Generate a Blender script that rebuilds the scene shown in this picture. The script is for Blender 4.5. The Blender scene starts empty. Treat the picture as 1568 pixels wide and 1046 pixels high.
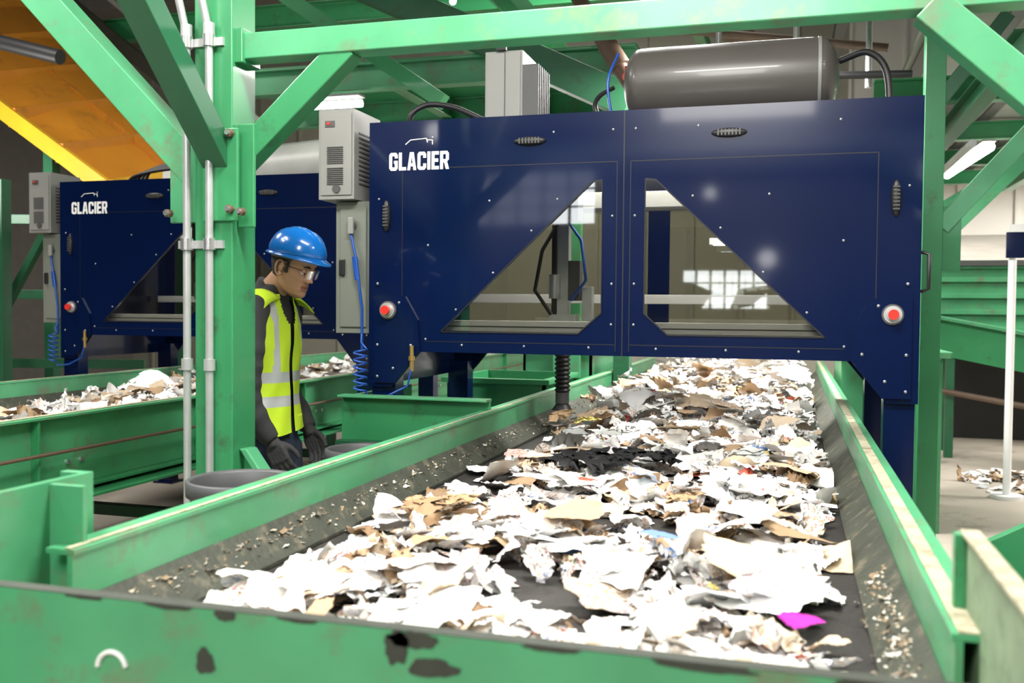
import bpy, bmesh, math, random
import numpy as np
from mathutils import Vector, Matrix, Quaternion
from mathutils.geometry import tessellate_polygon
random.seed(4); H=1.45
scene=bpy.context.scene
# ------------------------------------------------------------ materials
def pmat(name,col,rough=.5,metal=0.,var=.2,scale=5.,bump=0.,bscale=60.,coat=0.,dirt=None,dirt_amt=.0,dscale=3.,spec=.5):
    m=bpy.data.materials.new(name); m.use_nodes=True
    nt=m.node_tree; N=nt.nodes; L=nt.links
    b=N['Principled BSDF']; b.inputs['Roughness'].default_value=rough; b.inputs['Metallic'].default_value=metal
    b.inputs['Coat Weight'].default_value=coat; b.inputs['Coat Roughness'].default_value=.06
    b.inputs['Specular IOR Level'].default_value=spec
    tc=N.new('ShaderNodeTexCoord'); no=N.new('ShaderNodeTexNoise'); no.inputs['Scale'].default_value=scale; no.inputs['Detail'].default_value=6
    L.new(tc.outputs['Object'],no.inputs['Vector'])
    mx=N.new('ShaderNodeMix'); mx.data_type='RGBA'
    c=list(col)
    mx.inputs[6].default_value=[max(0,x*(1-var)) for x in c]+[1]; mx.inputs[7].default_value=[min(1,x*(1+var)) for x in c]+[1]
    L.new(no.outputs['Fac'],mx.inputs[0]); out=mx.outputs[2]
    if dirt is not None:
        n2=N.new('ShaderNodeTexNoise'); n2.inputs['Scale'].default_value=dscale; n2.inputs['Detail'].default_value=9; n2.inputs['Roughness'].default_value=.7
        L.new(tc.outputs['Object'],n2.inputs['Vector'])
        r=N.new('ShaderNodeMapRange'); r.inputs[1].default_value=.66-dirt_amt; r.inputs[2].default_value=.72; L.new(n2.outputs['Fac'],r.inputs[0])
        m2=N.new('ShaderNodeMix'); m2.data_type='RGBA'; m2.inputs[7].default_value=list(dirt)+[1]
        L.new(out,m2.inputs[6]); L.new(r.outputs[0],m2.inputs[0]); out=m2.outputs[2]
    L.new(out,b.inputs['Base Color'])
    if bump:
        n3=N.new('ShaderNodeTexNoise'); n3.inputs['Scale'].default_value=bscale; n3.inputs['Detail'].default_value=4
        L.new(tc.outputs['Object'],n3.inputs['Vector'])
        bp=N.new('ShaderNodeBump'); bp.inputs['Strength'].default_value=bump; bp.inputs['Distance'].default_value=.01
        L.new(n3.outputs['Fac'],bp.inputs['Height']); L.new(bp.outputs[0],b.inputs['Normal'])
    return m
def emat(name,col,s):
    m=bpy.data.materials.new(name); m.use_nodes=True; N=m.node_tree.nodes
    b=N['Principled BSDF']; b.inputs['Base Color'].default_value=list(col)+[1]; b.inputs['Emission Color'].default_value=list(col)+[1]; b.inputs['Emission Strength'].default_value=s
    return m
def glassmat(name,tint,refl=.12):
    m=bpy.data.materials.new(name); m.use_nodes=True; nt=m.node_tree; N=nt.nodes; L=nt.links
    N.remove(N['Principled BSDF']); o=N['Material Output']
    t=N.new('ShaderNodeBsdfTransparent'); t.inputs[0].default_value=list(tint)+[1]
    g=N.new('ShaderNodeBsdfGlossy'); g.inputs['Roughness'].default_value=.02
    f=N.new('ShaderNodeFresnel'); f.inputs[0].default_value=1.5
    a=N.new('ShaderNodeMath'); a.operation='MULTIPLY_ADD'; a.inputs[1].default_value=1.5; a.inputs[2].default_value=refl*.3
    L.new(f.outputs[0],a.inputs[0]); mx=N.new('ShaderNodeMixShader'); L.new(a.outputs[0],mx.inputs[0]); L.new(t.outputs[0],mx.inputs[1]); L.new(g.outputs[0],mx.inputs[2]); L.new(mx.outputs[0],o.inputs[0])
    return m
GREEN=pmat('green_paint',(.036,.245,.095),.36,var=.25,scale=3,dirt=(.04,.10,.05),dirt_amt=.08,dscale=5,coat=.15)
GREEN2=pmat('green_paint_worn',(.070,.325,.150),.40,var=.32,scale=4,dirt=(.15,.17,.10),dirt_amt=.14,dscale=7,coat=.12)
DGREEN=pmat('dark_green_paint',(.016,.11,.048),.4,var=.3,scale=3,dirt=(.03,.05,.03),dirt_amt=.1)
CREAM=pmat('dusty_worn_edge',(.40,.37,.26),.7,var=.35,scale=14,dirt=(.13,.11,.06),dirt_amt=.16,dscale=18,bump=.3)
NAVY=pmat('navy_enamel',(.0010,.0062,.038),.24,var=.2,scale=2,coat=.25,spec=.22)
NAVYD=pmat('navy_seam',(.0008,.0025,.010),.5)
BELT=pmat('rubber_belt',(.026,.023,.021),.6,var=.4,scale=7,dirt=(.07,.06,.05),dirt_amt=.08,bump=.3)
SKIRT=pmat('dirty_skirt',(.045,.050,.036),.65,var=.5,scale=9,dirt=(.17,.145,.10),dirt_amt=.12,dscale=16,bump=.4)
BLACK=pmat('black_rubber',(.012,.012,.013),.45)
GREY=pmat('light_grey_enamel',(.25,.25,.235),.45,var=.08)
GREYO=pmat('olive_grey_enamel',(.17,.185,.155),.5,var=.08)
GREYD=pmat('grey_vent',(.07,.07,.07),.5)
STEEL=pmat('galvanised_steel',(.55,.56,.56),.35,metal=.6,var=.15,scale=20)
ALU=pmat('aluminium',(.80,.80,.79),.4,metal=.1,var=.05)
CHROME=pmat('bolt_zinc',(.8,.8,.8),.25,metal=.9,var=.05)
BOLT=pmat('small_fastener',(.34,.36,.40),.35,metal=.7,var=.05)
RED=pmat('red_plastic',(.65,.03,.02),.35)
YEL=pmat('yellow_paint',(.75,.42,.02),.45)
ORANGE=pmat('orange_paint',(.60,.23,.015),.5,var=.2,scale=2,dirt=(.3,.12,.02),dirt_amt=.1)
WHITE=pmat('white_print',(.85,.85,.85),.5,var=.02)
BLUEH=pmat('blue_hose',(.01,.07,.35),.3)
BRASS=pmat('brass',(.6,.4,.12),.3,metal=.8)
TANKM=pmat('tank_grey',(.09,.082,.075),.36,var=.1,coat=.15)
PIPE=pmat('brown_pipe',(.12,.075,.05),.5,var=.3)
CONC=pmat('concrete',(.42,.37,.31),.8,var=.25,scale=1.5,dirt=(.18,.15,.12),dirt_amt=.1,dscale=2,bump=.2)
BIN=pmat('bin_plastic',(.065,.068,.07),.5)
GLASS=glassmat('tinted_polycarbonate',(.80,.80,.76))
DARKCHIP=pmat('bare_steel_chip',(.035,.04,.03),.6,var=.4,scale=30)
# ------------------------------------------------------------ mesh builder
class MB:
    def __init__(s): s.v=[]; s.f=[]; s.mi=[]; s.sm=[]; s.mats=[]
    def m(s,mat):
        if mat not in s.mats: s.mats.append(mat)
        return s.mats.index(mat)
    def add(s,vs,fs,mat,smooth=False):
        o=len(s.v); s.v+= [tuple(v) for v in vs]; k=s.m(mat)
        for f in fs: s.f.append([i+o for i in f]); s.mi.append(k); s.sm.append(smooth)
    def box(s,x0,x1,y0,y1,z0,z1,mat):
        vs=[(x,y,z) for x in(x0,x1) for y in(y0,y1) for z in(z0,z1)]
        s.add(vs,[(0,1,3,2),(4,6,7,5),(0,4,5,1),(2,3,7,6),(0,2,6,4),(1,5,7,3)],mat)
    def beam(s,p0,p1,w,h,mat,up=(0,0,1)):
        p0=Vector(p0);p1=Vector(p1); d=(p1-p0).normalized(); u=Vector(up)
        if abs(d.dot(u))>.99: u=Vector((0,1,0))
        r=d.cross(u).normalized(); u=r.cross(d).normalized()
        vs=[p+r*(a*w/2)+u*(b*h/2) for p in(p0,p1) for a in(-1,1) for b in(-1,1)]
        s.add(vs,[(0,1,3,2),(4,6,7,5),(0,4,5,1),(2,3,7,6),(0,2,6,4),(1,5,7,3)],mat)
    def ibeam(s,p0,p1,w,h,mat,up=(0,0,1),t=.012):
        p0=Vector(p0);p1=Vector(p1); d=(p1-p0).normalized(); u=Vector(up)
        if abs(d.dot(u))>.99: u=Vector((0,1,0))
        r=d.cross(u).normalized(); u=r.cross(d).normalized()
        s.beam(p0,p1,t,h-2*t,mat,u)
        for k in(-1,1): s.beam(p0+u*k*(h/2-t/2),p1+u*k*(h/2-t/2),w,t,mat,u)
    def tube(s,pts,r,mat,n=12,caps=True):
        pts=[Vector(p) for p in pts]; m=len(pts)
        rs=r if isinstance(r,(list,tuple)) else [r]*m
        vs=[];fs=[]; prev=None
        for i,p in enumerate(pts):
            t=(pts[min(i+1,m-1)]-pts[max(i-1,0)]).normalized()
            if prev is None:
                a=Vector((0,0,1)) if abs(t.z)<.9 else Vector((1,0,0)); u=t.cross(a).normalized()
            else: u=(prev-t*prev.dot(t)).normalized()
            prev=u; w=t.cross(u)
            for k in range(n):
                a=2*math.pi*k/n; vs.append(p+(u*math.cos(a)+w*math.sin(a))*rs[i])
        for i in range(m-1):
            for k in range(n): fs.append((i*n+k,i*n+(k+1)%n,(i+1)*n+(k+1)%n,(i+1)*n+k))
        s.add(vs,fs,mat,True)
        if caps:
            s.add(vs[:n],[tuple(range(n))[::-1]],mat); s.add(vs[-n:],[tuple(range(n))],mat)
    def cyl(s,p0,p1,r,mat,n=20,r1=None): s.tube([p0,p1],[r,r if r1 is None else r1],mat,n)
    def ell(s,c,r,mat,nu=16,nv=10,rot=None):
        vs=[];fs=[]
        for j in range(nv+1):
            ph=math.pi*j/nv
            for i in range(nu):
                a=2*math.pi*i/nu; v=Vector((r[0]*math.sin(ph)*math.cos(a),r[1]*math.sin(ph)*math.sin(a),r[2]*math.cos(ph)))
                if rot: v=rot@v
                vs.append(Vector(c)+v)
        for j in range(nv):
            for i in range(nu): fs.append((j*nu+i,(j+1)*nu+i,(j+1)*nu+(i+1)%nu,j*nu+(i+1)%nu))
        s.add(vs,fs,mat,True)
    def prism(s,outer,holes,f3,t,mat):
        loops=[outer]+holes; flat=[p for l in loops for p in l]
        tri=tessellate_polygon([[Vector((p[0],p[1],0)) for p in l] for l in loops])
        n=len(flat); vs=[f3(p[0],p[1],0) for p in flat]+[f3(p[0],p[1],t) for p in flat]
        fs=[tuple(x) for x in tri]+[tuple(i+n for i in x[::-1]) for x in tri]
        o=0
        for l in loops:
            k=len(l)
            for i in range(k): a=o+i;b=o+(i+1)%k; fs.append((a,b,b+n,a+n))
            o+=k
        s.add(vs,fs,mat)
    def loft(s,rings,mat,caps=True,smooth=True):
        n=len(rings[0]); vs=[p for r in rings for p in r]; fs=[]
        for i in range(len(rings)-1):
            for k in range(n): fs.append((i*n+k,i*n+(k+1)%n,(i+1)*n+(k+1)%n,(i+1)*n+k))
        if caps: fs.append(tuple(range(n))[::-1]); fs.append(tuple(range((len(rings)-1)*n,len(rings)*n)))
        s.add(vs,fs,mat,smooth)
    def obj(s,name,bevel=0,parent=None,dz=H,off=(0,0)):
        me=bpy.data.meshes.new(name); me.from_pydata([(x+off[0],y+off[1],z+dz) for x,y,z in s.v],[],s.f)
        for m in s.mats: me.materials.append(m)
        me.polygons.foreach_set('material_index',s.mi); me.polygons.foreach_set('use_smooth',s.sm)
        bm=bmesh.new(); bm.from_mesh(me); bmesh.ops.recalc_face_normals(bm,faces=bm.faces); bm.to_mesh(me); bm.free()
        me.update(); o=bpy.data.objects.new(name,me); scene.collection.objects.link(o)
        if bevel:
            b=o.modifiers.new('bev','BEVEL'); b.width=bevel; b.segments=2; b.limit_method='ANGLE'; b.angle_limit=math.radians(50)
        if parent: o.parent=parent
        return o
def empty(name):
    e=bpy.data.objects.new(name,None); scene.collection.objects.link(e); return e
XZ=lambda y:(lambda a,b,d:(a,y+d,b))
YZ=lambda x:(lambda a,b,d:(x+d,a,b))
# ------------------------------------------------------------ room
def simple(name,x0,x1,y0,y1,z0,z1,mat,bevel=0):
    b=MB(); b.box(x0,x1,y0,y1,z0,z1,mat); return b.obj(name,bevel)
simple('floor',-14,9,-9,18,-1.55,-1.45,CONC)
WALLM=pmat('white_wall_cladding',(.80,.77,.72),.7,var=.06,scale=1)
WALLG=pmat('olive_grey_cladding',(.34,.33,.27),.7,var=.15,scale=.6)
b=MB(); b.box(-14,.9,18,18.2,-1.45,5.5,WALLG); b.box(.9,9,18,18.2,-1.45,5.5,WALLM)
for x in np.arange(-13.5,9,.9): b.box(x,x+.05,17.96,18,-1.45,5.5,WALLG if x<.9 else WALLM)
b.obj('wall_back')
simple('wall_left',-14.2,-14,-9,18,-1.45,5.5,pmat('grey_wall',(.16,.15,.135),.8))
simple('wall_right',9,9.2,-9,18,-1.45,5.5,WALLM)
b=MB()
DK=pmat('front_wall_paint',(.06,.057,.05),.8)
b.prism([(-14,-1.45),(9,-1.45),(9,5.5),(-14,5.5)],[[(-1.9,.05),(-.4,.05),(-.4,.75),(-1.9,.75)],[(-6.5,1.6),(-3.5,1.6),(-3.5,2.6),(-6.5,2.6)],[(2,1.6),(5,1.6),(5,2.6),(2,2.6)]],XZ(-9.2),.2,DK)
b.obj('wall_front')
DAY=emat('daylight_pane',(.9,.95,1),7)
for k,(x0,x1,z0,z1) in enumerate([(-1.9,-.4,.05,.75),(-6.5,-3.5,1.6,2.6),(2,5,1.6,2.6)]):
    b=MB(); b.box(x0,x1,-9.12,-9.1,z0,z1,DAY); n=6
    for i in range(n+1): x=x0+(x1-x0)*i/n; b.box(max(x0,x-.02),min(x1,x+.02),-9.1,-9.02,z0,z1,DK)
    for i in range(4): z=z0+(z1-z0)*i/3; b.box(x0,x1,-9.1,-9.02,max(z0,z-.015),min(z1,z+.015),DK)
    if k==0:
        b.prism([(x0,z0),(x0+.35,z0),(x0+.55,z0+.3),(x0+.3,z0+.42),(x0,z0+.5)],[],XZ(-9.0),.08,DK); b.prism([(x0+.85,z0),(x0+1.2,z0+.05),(x0+1.5,z0+.3),(x0+1.5,z0+.42),(x0+1.0,z0+.36)],[],XZ(-9.0),.08,DK)
    b.obj('window_%d'%(k+1))
HILITE=emat('highlight_lens',(1,.98,.95),40)
for k,(x,z,r) in enumerate([(-.42,.93,.15),(-1.41,2.09,.10),(-6.6,3.4,.17)]):  # added unseen lamps, placed to mirror as highlights in the navy panels
    b=MB(); b.cyl((x,-9.0,z),(x,-8.85,z),r*1.15,BLACK,24,r*1.2); b.cyl((x,-8.85,z),(x,-8.83,z),r,HILITE,24); b.box(x-.04,x+.04,-9.02,-9.0,z-.1,z+.1,STEEL); b.obj('highlight_lamp')
b=MB(); CEIL=pmat('roof_deck',(.22,.205,.19),.7)
b.box(-14,9,-9,18,5.5,5.6,CEIL)
for y in np.arange(-8,18,1.5): b.box(-14,9,y,y+.08,5.3,5.5,CEIL)
b.obj('ceiling')
# ------------------------------------------------------------ conveyors
def conveyor(x0,x1,y0,y1,top=-.45,bz=-.63):
    b=MB(); th=.012
    for x,s in((x0,-1),(x1,1)):
        b.box(min(x,x+s*th),max(x,x+s*th),y0,y1,-.76,top-.012,GREEN2)
        b.box(min(x-s*.004,x+s*.06),max(x-s*.004,x+s*.06),y0,y1,top-.012,top-.001,GREEN2)
        w=.034 if s>0 else .016
        b.box(min(x+s*.004,x+s*w),max(x+s*.004,x+s*w),y0,y1,top-.001,top+.003,CREAM)
        b.box(min(x,x+s*.07),max(x,x+s*.07),y0,y1,-.772,-.76,GREEN)
        y=y0+.35
        while y<y1:
            b.box(min(x+s*th,x+s*.05),max(x+s*th,x+s*.05),y,y+.012,-.76,top-.012,GREEN)
            for q in(.2,.28): b.cyl((x+s*.01,y+q,-.66),(x+s*.022,y+q,-.66),.012,CHROME,6)
            y+=1.1
        y=y0+.5
        while y<y1:
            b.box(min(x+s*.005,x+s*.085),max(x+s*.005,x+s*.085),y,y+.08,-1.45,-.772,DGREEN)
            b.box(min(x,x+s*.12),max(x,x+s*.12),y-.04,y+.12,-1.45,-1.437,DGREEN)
            y+=2.2
        a=(x-s*.001); c=(x-s*.075)
        b.add([(a,y0,-.545),(c,y0,-.618),(c,y0,-.628),(a,y0,-.56),(a,y1,-.545),(c,y1,-.618),(c,y1,-.628),(a,y1,-.56)],[(0,1,2,3),(7,6,5,4),(0,4,5,1),(1,5,6,2),(2,6,7,3),(3,7,4,0)],SKIRT)
    y=y0+.54
    while y<y1:
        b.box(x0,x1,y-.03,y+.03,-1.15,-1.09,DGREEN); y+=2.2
    b.box(x0+.008,x1-.008,y0+.02,y1,bz-.012,bz,BELT)
    b.box(x0+.03,x1-.03,y0+.02,y1,-.80,-.79,BELT)
    y=y0+.15
    while y<y1: b.cyl((x0+.01,y,-.705),(x1-.01,y,-.705),.05,STEEL,12); y+=.6
    return b
b=conveyor(-1.27,.23,1.46,9.4)
b.box(-2.1,.26,1.235,1.26,-.95,-.45,GREEN2)
b.box(-2.1,.26,1.2345,1.2605,-.452,-.4495,DARKCHIP)
b.box(-1.262,.222,1.262,1.5,-.642,-.63,BELT)
for x in(-1.45,.262): b.box(x,x+.08,1.262,1.34,-1.45,-.6,GREEN)
b.prism([(1.0,-.95),(1.62,-.95),(1.62,-.335),(1.0,-.335)],[],YZ(-1.37),.014,GREEN2)
b.box(-1.37,-1.28,1.50,1.512,-.9,-.34,GREEN2); b.box(-1.42,-1.37,1.60,1.62,-.9,-.335,GREEN2)
PALE=pmat('scuffed_pale_green',(.22,.31,.19),.6,var=.4,scale=12,dirt=(.10,.15,.08),dirt_amt=.2,dscale=14)
b.prism([(.95,-.95),(1.60,-.95),(1.60,-.335),(.95,-.335)],[],YZ(.262),.014,PALE)
b.box(.255,.283,.95,1.60,-.337,-.331,CREAM); b.box(.245,.262,1.575,1.60,-.95,-.335,GREEN)
b.cyl((-1.262,1.52,-.58),(-1.25,1.52,-.58),.012,CHROME,6)
b.prism([(.42,-.60),(1.3,-.1),(1.3,-.22),(.62,-.62),(.62,-1.45),(.42,-1.45)],[],XZ(2.6),.03,GREEN)
b.box(.30,.62,2.3,2.36,-1.45,-.62,GREEN)
b.obj('waste_sorting_conveyor',.002)
b=conveyor(-4.45,-2.95,-.5,12)
b.tube([(-2.87,-.5,-.6),(-2.87,12,-.6)],.008,PIPE,8)
b.box(-2.95,-2.80,-.5,12,-.80,-.788,GREEN)
b.obj('waste_sorting_conveyor.001',.002)
b=MB()
def chip(cx,cz,w,h,seed):
    r=random.Random(seed); pts=[]; q=.8
    for k in range(26):
        a=2*math.pi*k/26; q=q*.45+.55*(.6+.5*r.random()); pts.append((cx+w*q*math.cos(a),min(-.4505,cz+h*q*math.sin(a))))
    b.prism(pts,[],XZ(1.2335),.001,DARKCHIP)
for cx,cz,w,h,sd in[(-.525,-.475,.022,.030,1),(-.47,-.500,.042,.016,2),(-.50,-.462,.05,.014,7),(-.80,-.457,.022,.010,3),(-.835,-.53,.020,.022,4),(-.90,-.453,.05,.006,8),(-1.05,-.452,.04,.005,18),(-.68,-.452,.04,.005,9),(-.1,-.455,.07,.008,10),(.1,-.46,.05,.012,12),(-.3,-.453,.05,.006,14)]: chip(cx,cz,w,h,sd)
b.tube([(-1.00+.026*math.cos(a),1.233,-.56+.026*math.sin(a)) for a in np.linspace(.2,3.1,14)],.004,WHITE,6)
b.obj('paint_chips')
b=MB()
b.box(-2.02,-1.29,4.08,4.10,-.62,-.41,GREEN); b.box(-2.02,-1.29,4.03,4.11,-.412,-.40,GREEN2)
b.box(-2.02,-2.0,4.1,4.9,-.62,-.41,GREEN); b.box(-2.03,-1.98,4.03,4.10,-1.45,-.62,DGREEN); b.box(-1.40,-1.35,4.03,4.10,-1.45,-.62,DGREEN)
b.box(-2.02,-1.29,4.02,4.08,-.63,-.61,DGREEN)
b.obj('cross_trough',.003)
# ------------------------------------------------------------ paper piles
def paper_mat():
    m=bpy.data.materials.new('waste_paper'); m.use_nodes=True; nt=m.node_tree; N=nt.nodes; L=nt.links
    bs=N['Principled BSDF']; bs.inputs['Roughness'].default_value=.6; bs.inputs['Specular IOR Level'].default_value=.3
    at=N.new('ShaderNodeAttribute'); at.attribute_name='Col'; pr=N.new('ShaderNodeAttribute'); pr.attribute_name='Prn'
    tc=N.new('ShaderNodeTexCoord')
    n1=N.new('ShaderNodeTexNoise'); n1.inputs['Scale'].default_value=24; n1.inputs['Detail'].default_value=2; L.new(tc.outputs['Object'],n1.inputs['Vector'])
    cr=N.new('ShaderNodeValToRGB'); cr.color_ramp.interpolation='CONSTANT'; e=cr.color_ramp.elements
    cols=[(0,(.75,.75,.75)),(.35,(.13,.18,.42)),(.39,(.8,.78,.74)),(.48,(.45,.30,.18)),(.53,(.85,.85,.85)),(.60,(.5,.13,.09)),(.635,(.8,.8,.76)),(.68,(.22,.33,.2))]
    e[0].position=0; e[0].color=(*cols[0][1],1); e[1].position=cols[1][0]; e[1].color=(*cols[1][1],1)
    for p,c in cols[2:]: q=e.new(p); q.color=(*c,1)
    L.new(n1.outputs['Fac'],cr.inputs[0])
    mx=N.new('ShaderNodeMix'); mx.data_type='RGBA'; L.new(pr.outputs['Fac'],mx.inputs[0]); L.new(at.outputs['Color'],mx.inputs[6]); L.new(cr.outputs[0],mx.inputs[7])
    n2=N.new('ShaderNodeTexNoise'); n2.inputs['Scale'].default_value=32; n2.inputs['Detail'].default_value=3; L.new(tc.outputs['Object'],n2.inputs['Vector'])
    bp=N.new('ShaderNodeBump'); bp.inputs['Strength'].default_value=.3; bp.inputs['Distance'].default_value=.010; L.new(n2.outputs['Fac'],bp.inputs['Height']); L.new(bp.outputs[0],bs.inputs['Normal'])
    L.new(mx.outputs[2],bs.inputs['Base Color']); return m
PAPER=paper_mat()
PAL=[((.86,.85,.83),.50),((.76,.74,.70),.13),((.44,.30,.18),.14),((.60,.48,.34),.09),((.24,.15,.08),.035),((.58,.60,.60),.04),((.45,.07,.26),.002),((.50,.10,.07),.014),((.15,.25,.5),.014),((.55,.45,.14),.007),((.05,.05,.05),.015),((.22,.20,.18),.014)]
NG=10
G=np.linspace(-1,1,NG+1); GU,GV=np.meshgrid(G,G); GU=GU.ravel();GV=GV.ravel()
def sheet(rs,cx,cy,cz,sz,tilt=.17,crumple=1.,asp=None,ball=False):
    u=GU;v=GV; a=asp if asp else rs.uniform(.45,1.)
    th=np.arctan2(v,u); kk=rs.uniform(0,.45)
    rad=np.maximum(abs(u),abs(v)); hyp=np.sqrt(u*u+v*v)+1e-6; f=(1-kk)+kk*rad/hyp
    x=u*f; y=v*f
    x=x*(1+.3*rs.uniform(-1,1)*v)+.25*rs.uniform(-1,1)*v; y=y*(1+.3*rs.uniform(-1,1)*u)
    ph=rs.uniform(0,6.28,4); edge=rad**4
    rr=1+edge*(.05*np.sin(3*th+ph[0])+.045*np.sin(7*th+ph[1])+.03*np.sin(17*th+ph[2])+rs.normal(0,.025,u.shape)); x=x*rr*sz; y=y*rr*sz*a
    z=np.zeros_like(x)
    for k in range(6):
        t=rs.uniform(0,6.28); o=rs.uniform(-.9,.9); am=rs.normal(0,.13)*sz*crumple
        z+=am*abs(np.cos(t)*u+np.sin(t)*v-o)
    if rs.rand()<.35*crumple:
        t=rs.uniform(0,6.28); d=np.cos(t)*u+np.sin(t)*v-rs.uniform(.1,.6); m=d>0; amt=rs.uniform(.5,1.6)
        z[m]+=np.sin(np.minimum(d[m]*amt*1.6,2.6))*sz*.35; x[m]-=np.cos(t)*sz*d[m]*.6*amt; y[m]-=np.sin(t)*sz*a*d[m]*.6*amt
    z+=rs.normal(0,.022*sz*crumple+.0006,z.shape)
    if ball:
        x=x*.62+rs.normal(0,.07*sz,x.shape); y=y*.62+rs.normal(0,.07*sz,x.shape)
        z=z*1.2+sz*.24*(1-rad**2)+rs.normal(0,.07*sz,x.shape)
    z=z-z.mean(); P=np.stack([x,y,z],1)
    R=(Matrix.Rotation(rs.uniform(0,6.28),3,'Z')@Matrix.Rotation(rs.normal(0,tilt),3,'X')@Matrix.Rotation(rs.normal(0,tilt),3,'Y'))
    P=P@np.array(R).T; P+=np.array([cx,cy,cz])
    return P
def build_pile(name,x0,x1,y0,y1,bz,n,hf,dens,seed,extra=[],smin=.035,smax=.12,ncr=600,cap=None):
    rs=np.random.RandomState(seed); VS=[];C=[];Pn=[];cnt=0
    pw=np.array([p[1] for p in PAL]); pw/=pw.sum()
    q=np.array([(j*(NG+1)+i,j*(NG+1)+i+1,(j+1)*(NG+1)+i+1,(j+1)*(NG+1)+i) for j in range(NG) for i in range(NG)]); FS=[]
    def put(P,col,prn,cl=True):
        nonlocal cnt
        if cl: P[:,0]=np.clip(P[:,0],x0,x1)
        P[:,1]=np.clip(P[:,1],y0,y1); P[:,2]=np.maximum(P[:,2],bz+.003+rs.uniform(0,.004,len(P)))
        if cap:
            zc=bz+cap(P[:,1].mean()); m=P[:,2]>zc; P[m,2]=zc+(P[m,2]-zc)*.3
        VS.append(P); FS.append(q+cnt); cnt+=len(P); C.append(np.tile(list(col)+[1],(len(P),1))); Pn.append(np.full(len(P),prn))
    k=0
    while k<n:
        cx=rs.uniform(x0,x1); cy=rs.uniform(y0,y1)
        if rs.rand()>dens(cx,cy): continue
        k+=1; h=hf(cx,cy); lev=rs.rand()
        sz=smin+(smax-smin)*rs.rand()**1.5; i=rs.choice(len(PAL),p=pw); col=np.array(PAL[i][0])*rs.uniform(.85,1.05)
        if i>5: sz*=.55
        prn=(rs.rand()<.36)*rs.uniform(.45,1.) if i<2 else (.4 if rs.rand()<.2 and i<4 else 0)
        put(sheet(rs,cx,cy,bz+.008+h*lev,sz,crumple=rs.uniform(.5,1.6),ball=rs.rand()<.33),np.clip(col,0,.92),prn)
    for (x,y,z),s,c,cr_,ti,asp,pn,ball in extra: put(sheet(rs,x,y,z,s,ti,cr_,asp,ball),c,pn)
    for k in range(ncr):
        side=rs.rand()
        if side<.6: cx=x0-.06+abs(rs.normal(0,.02)); zz=bz+.006+max(0,(x0+.005-cx))*.95; cy=y0+(y1-y0)*rs.rand()**2
        elif side<.85: cx=x1+.055-abs(rs.normal(0,.025)); zz=bz+.006+max(0,(cx-x1+.005))*.95; cy=y0+1.0*rs.rand()**1.3
        else: cx=rs.uniform(x0,x1); zz=bz+.006; cy=y0+(y1-y0)*rs.rand()**1.8
        s=rs.uniform(.0025,.008) if rs.rand()<.93 else rs.uniform(.008,.018)
        put(sheet(rs,cx,cy,zz+rs.rand()*.005,s),[(.42,.37,.28),(.28,.20,.12),(.6,.58,.52),(.2,.17,.13)][rs.randint(4)],0,False)
    V=np.concatenate(VS);F=np.concatenate(FS);C=np.concatenate(C);Pn=np.concatenate(Pn); V[:,2]+=H
    me=bpy.data.meshes.new(name); me.vertices.add(len(V)); me.vertices.foreach_set('co',V.ravel())
    me.loops.add(F.size); me.loops.foreach_set('vertex_index',F.ravel().astype(np.int32)); me.polygons.add(len(F)); me.polygons.foreach_set('loop_start',np.arange(0,F.size,4,dtype=np.int32))
    me.update(calc_edges=True); me.validate()
    a=me.attributes.new('Col','FLOAT_COLOR','POINT'); a.data.foreach_set('color',C.ravel().astype(np.float32))
    a=me.attributes.new('Prn','FLOAT','POINT'); a.data.foreach_set('value',Pn.astype(np.float32))
    me.materials.append(PAPER); o=bpy.data.objects.new(name,me); scene.collection.objects.link(o); return o
def hf(x,y):
    e=min(1,(x+1.25)/.25)*min(1,(.2-x)/.2)
    h=.045 if y<4.2 else .045+min(.17,(y-4.2)*.085)
    return max(.006,h*e*(1+.4*math.sin(3*x+2*y)+.3*math.sin(7*y+x*5)))
def dens(x,y):
    d=1.0
    if x>.09: d*=.10 if y>1.9 else .7
    if x<-1.12: d*=.08 if y>1.8 else .5
    d*=1-.97*math.exp(-(((x+1.02)/.20)**2+((y-3.12)/.38)**2)**2)
    if y>1.8: d*=1-.85*math.exp(-((x+1.16)/.10)**2)
    if y<4.2:
        nz=math.sin(5.1*x+3.3*y+1)*math.sin(4.3*y-2.9*x+.6)+.6*math.sin(9*x-2)*math.sin(8*y)
        if nz>.35: d*=.18
    if y>4.2 and x<-.95: d*=.25
    return d*(1 if y<5.5 else .8)
ex=[]
W=(.9,.89,.87); BK=(.010,.010,.011)
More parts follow.
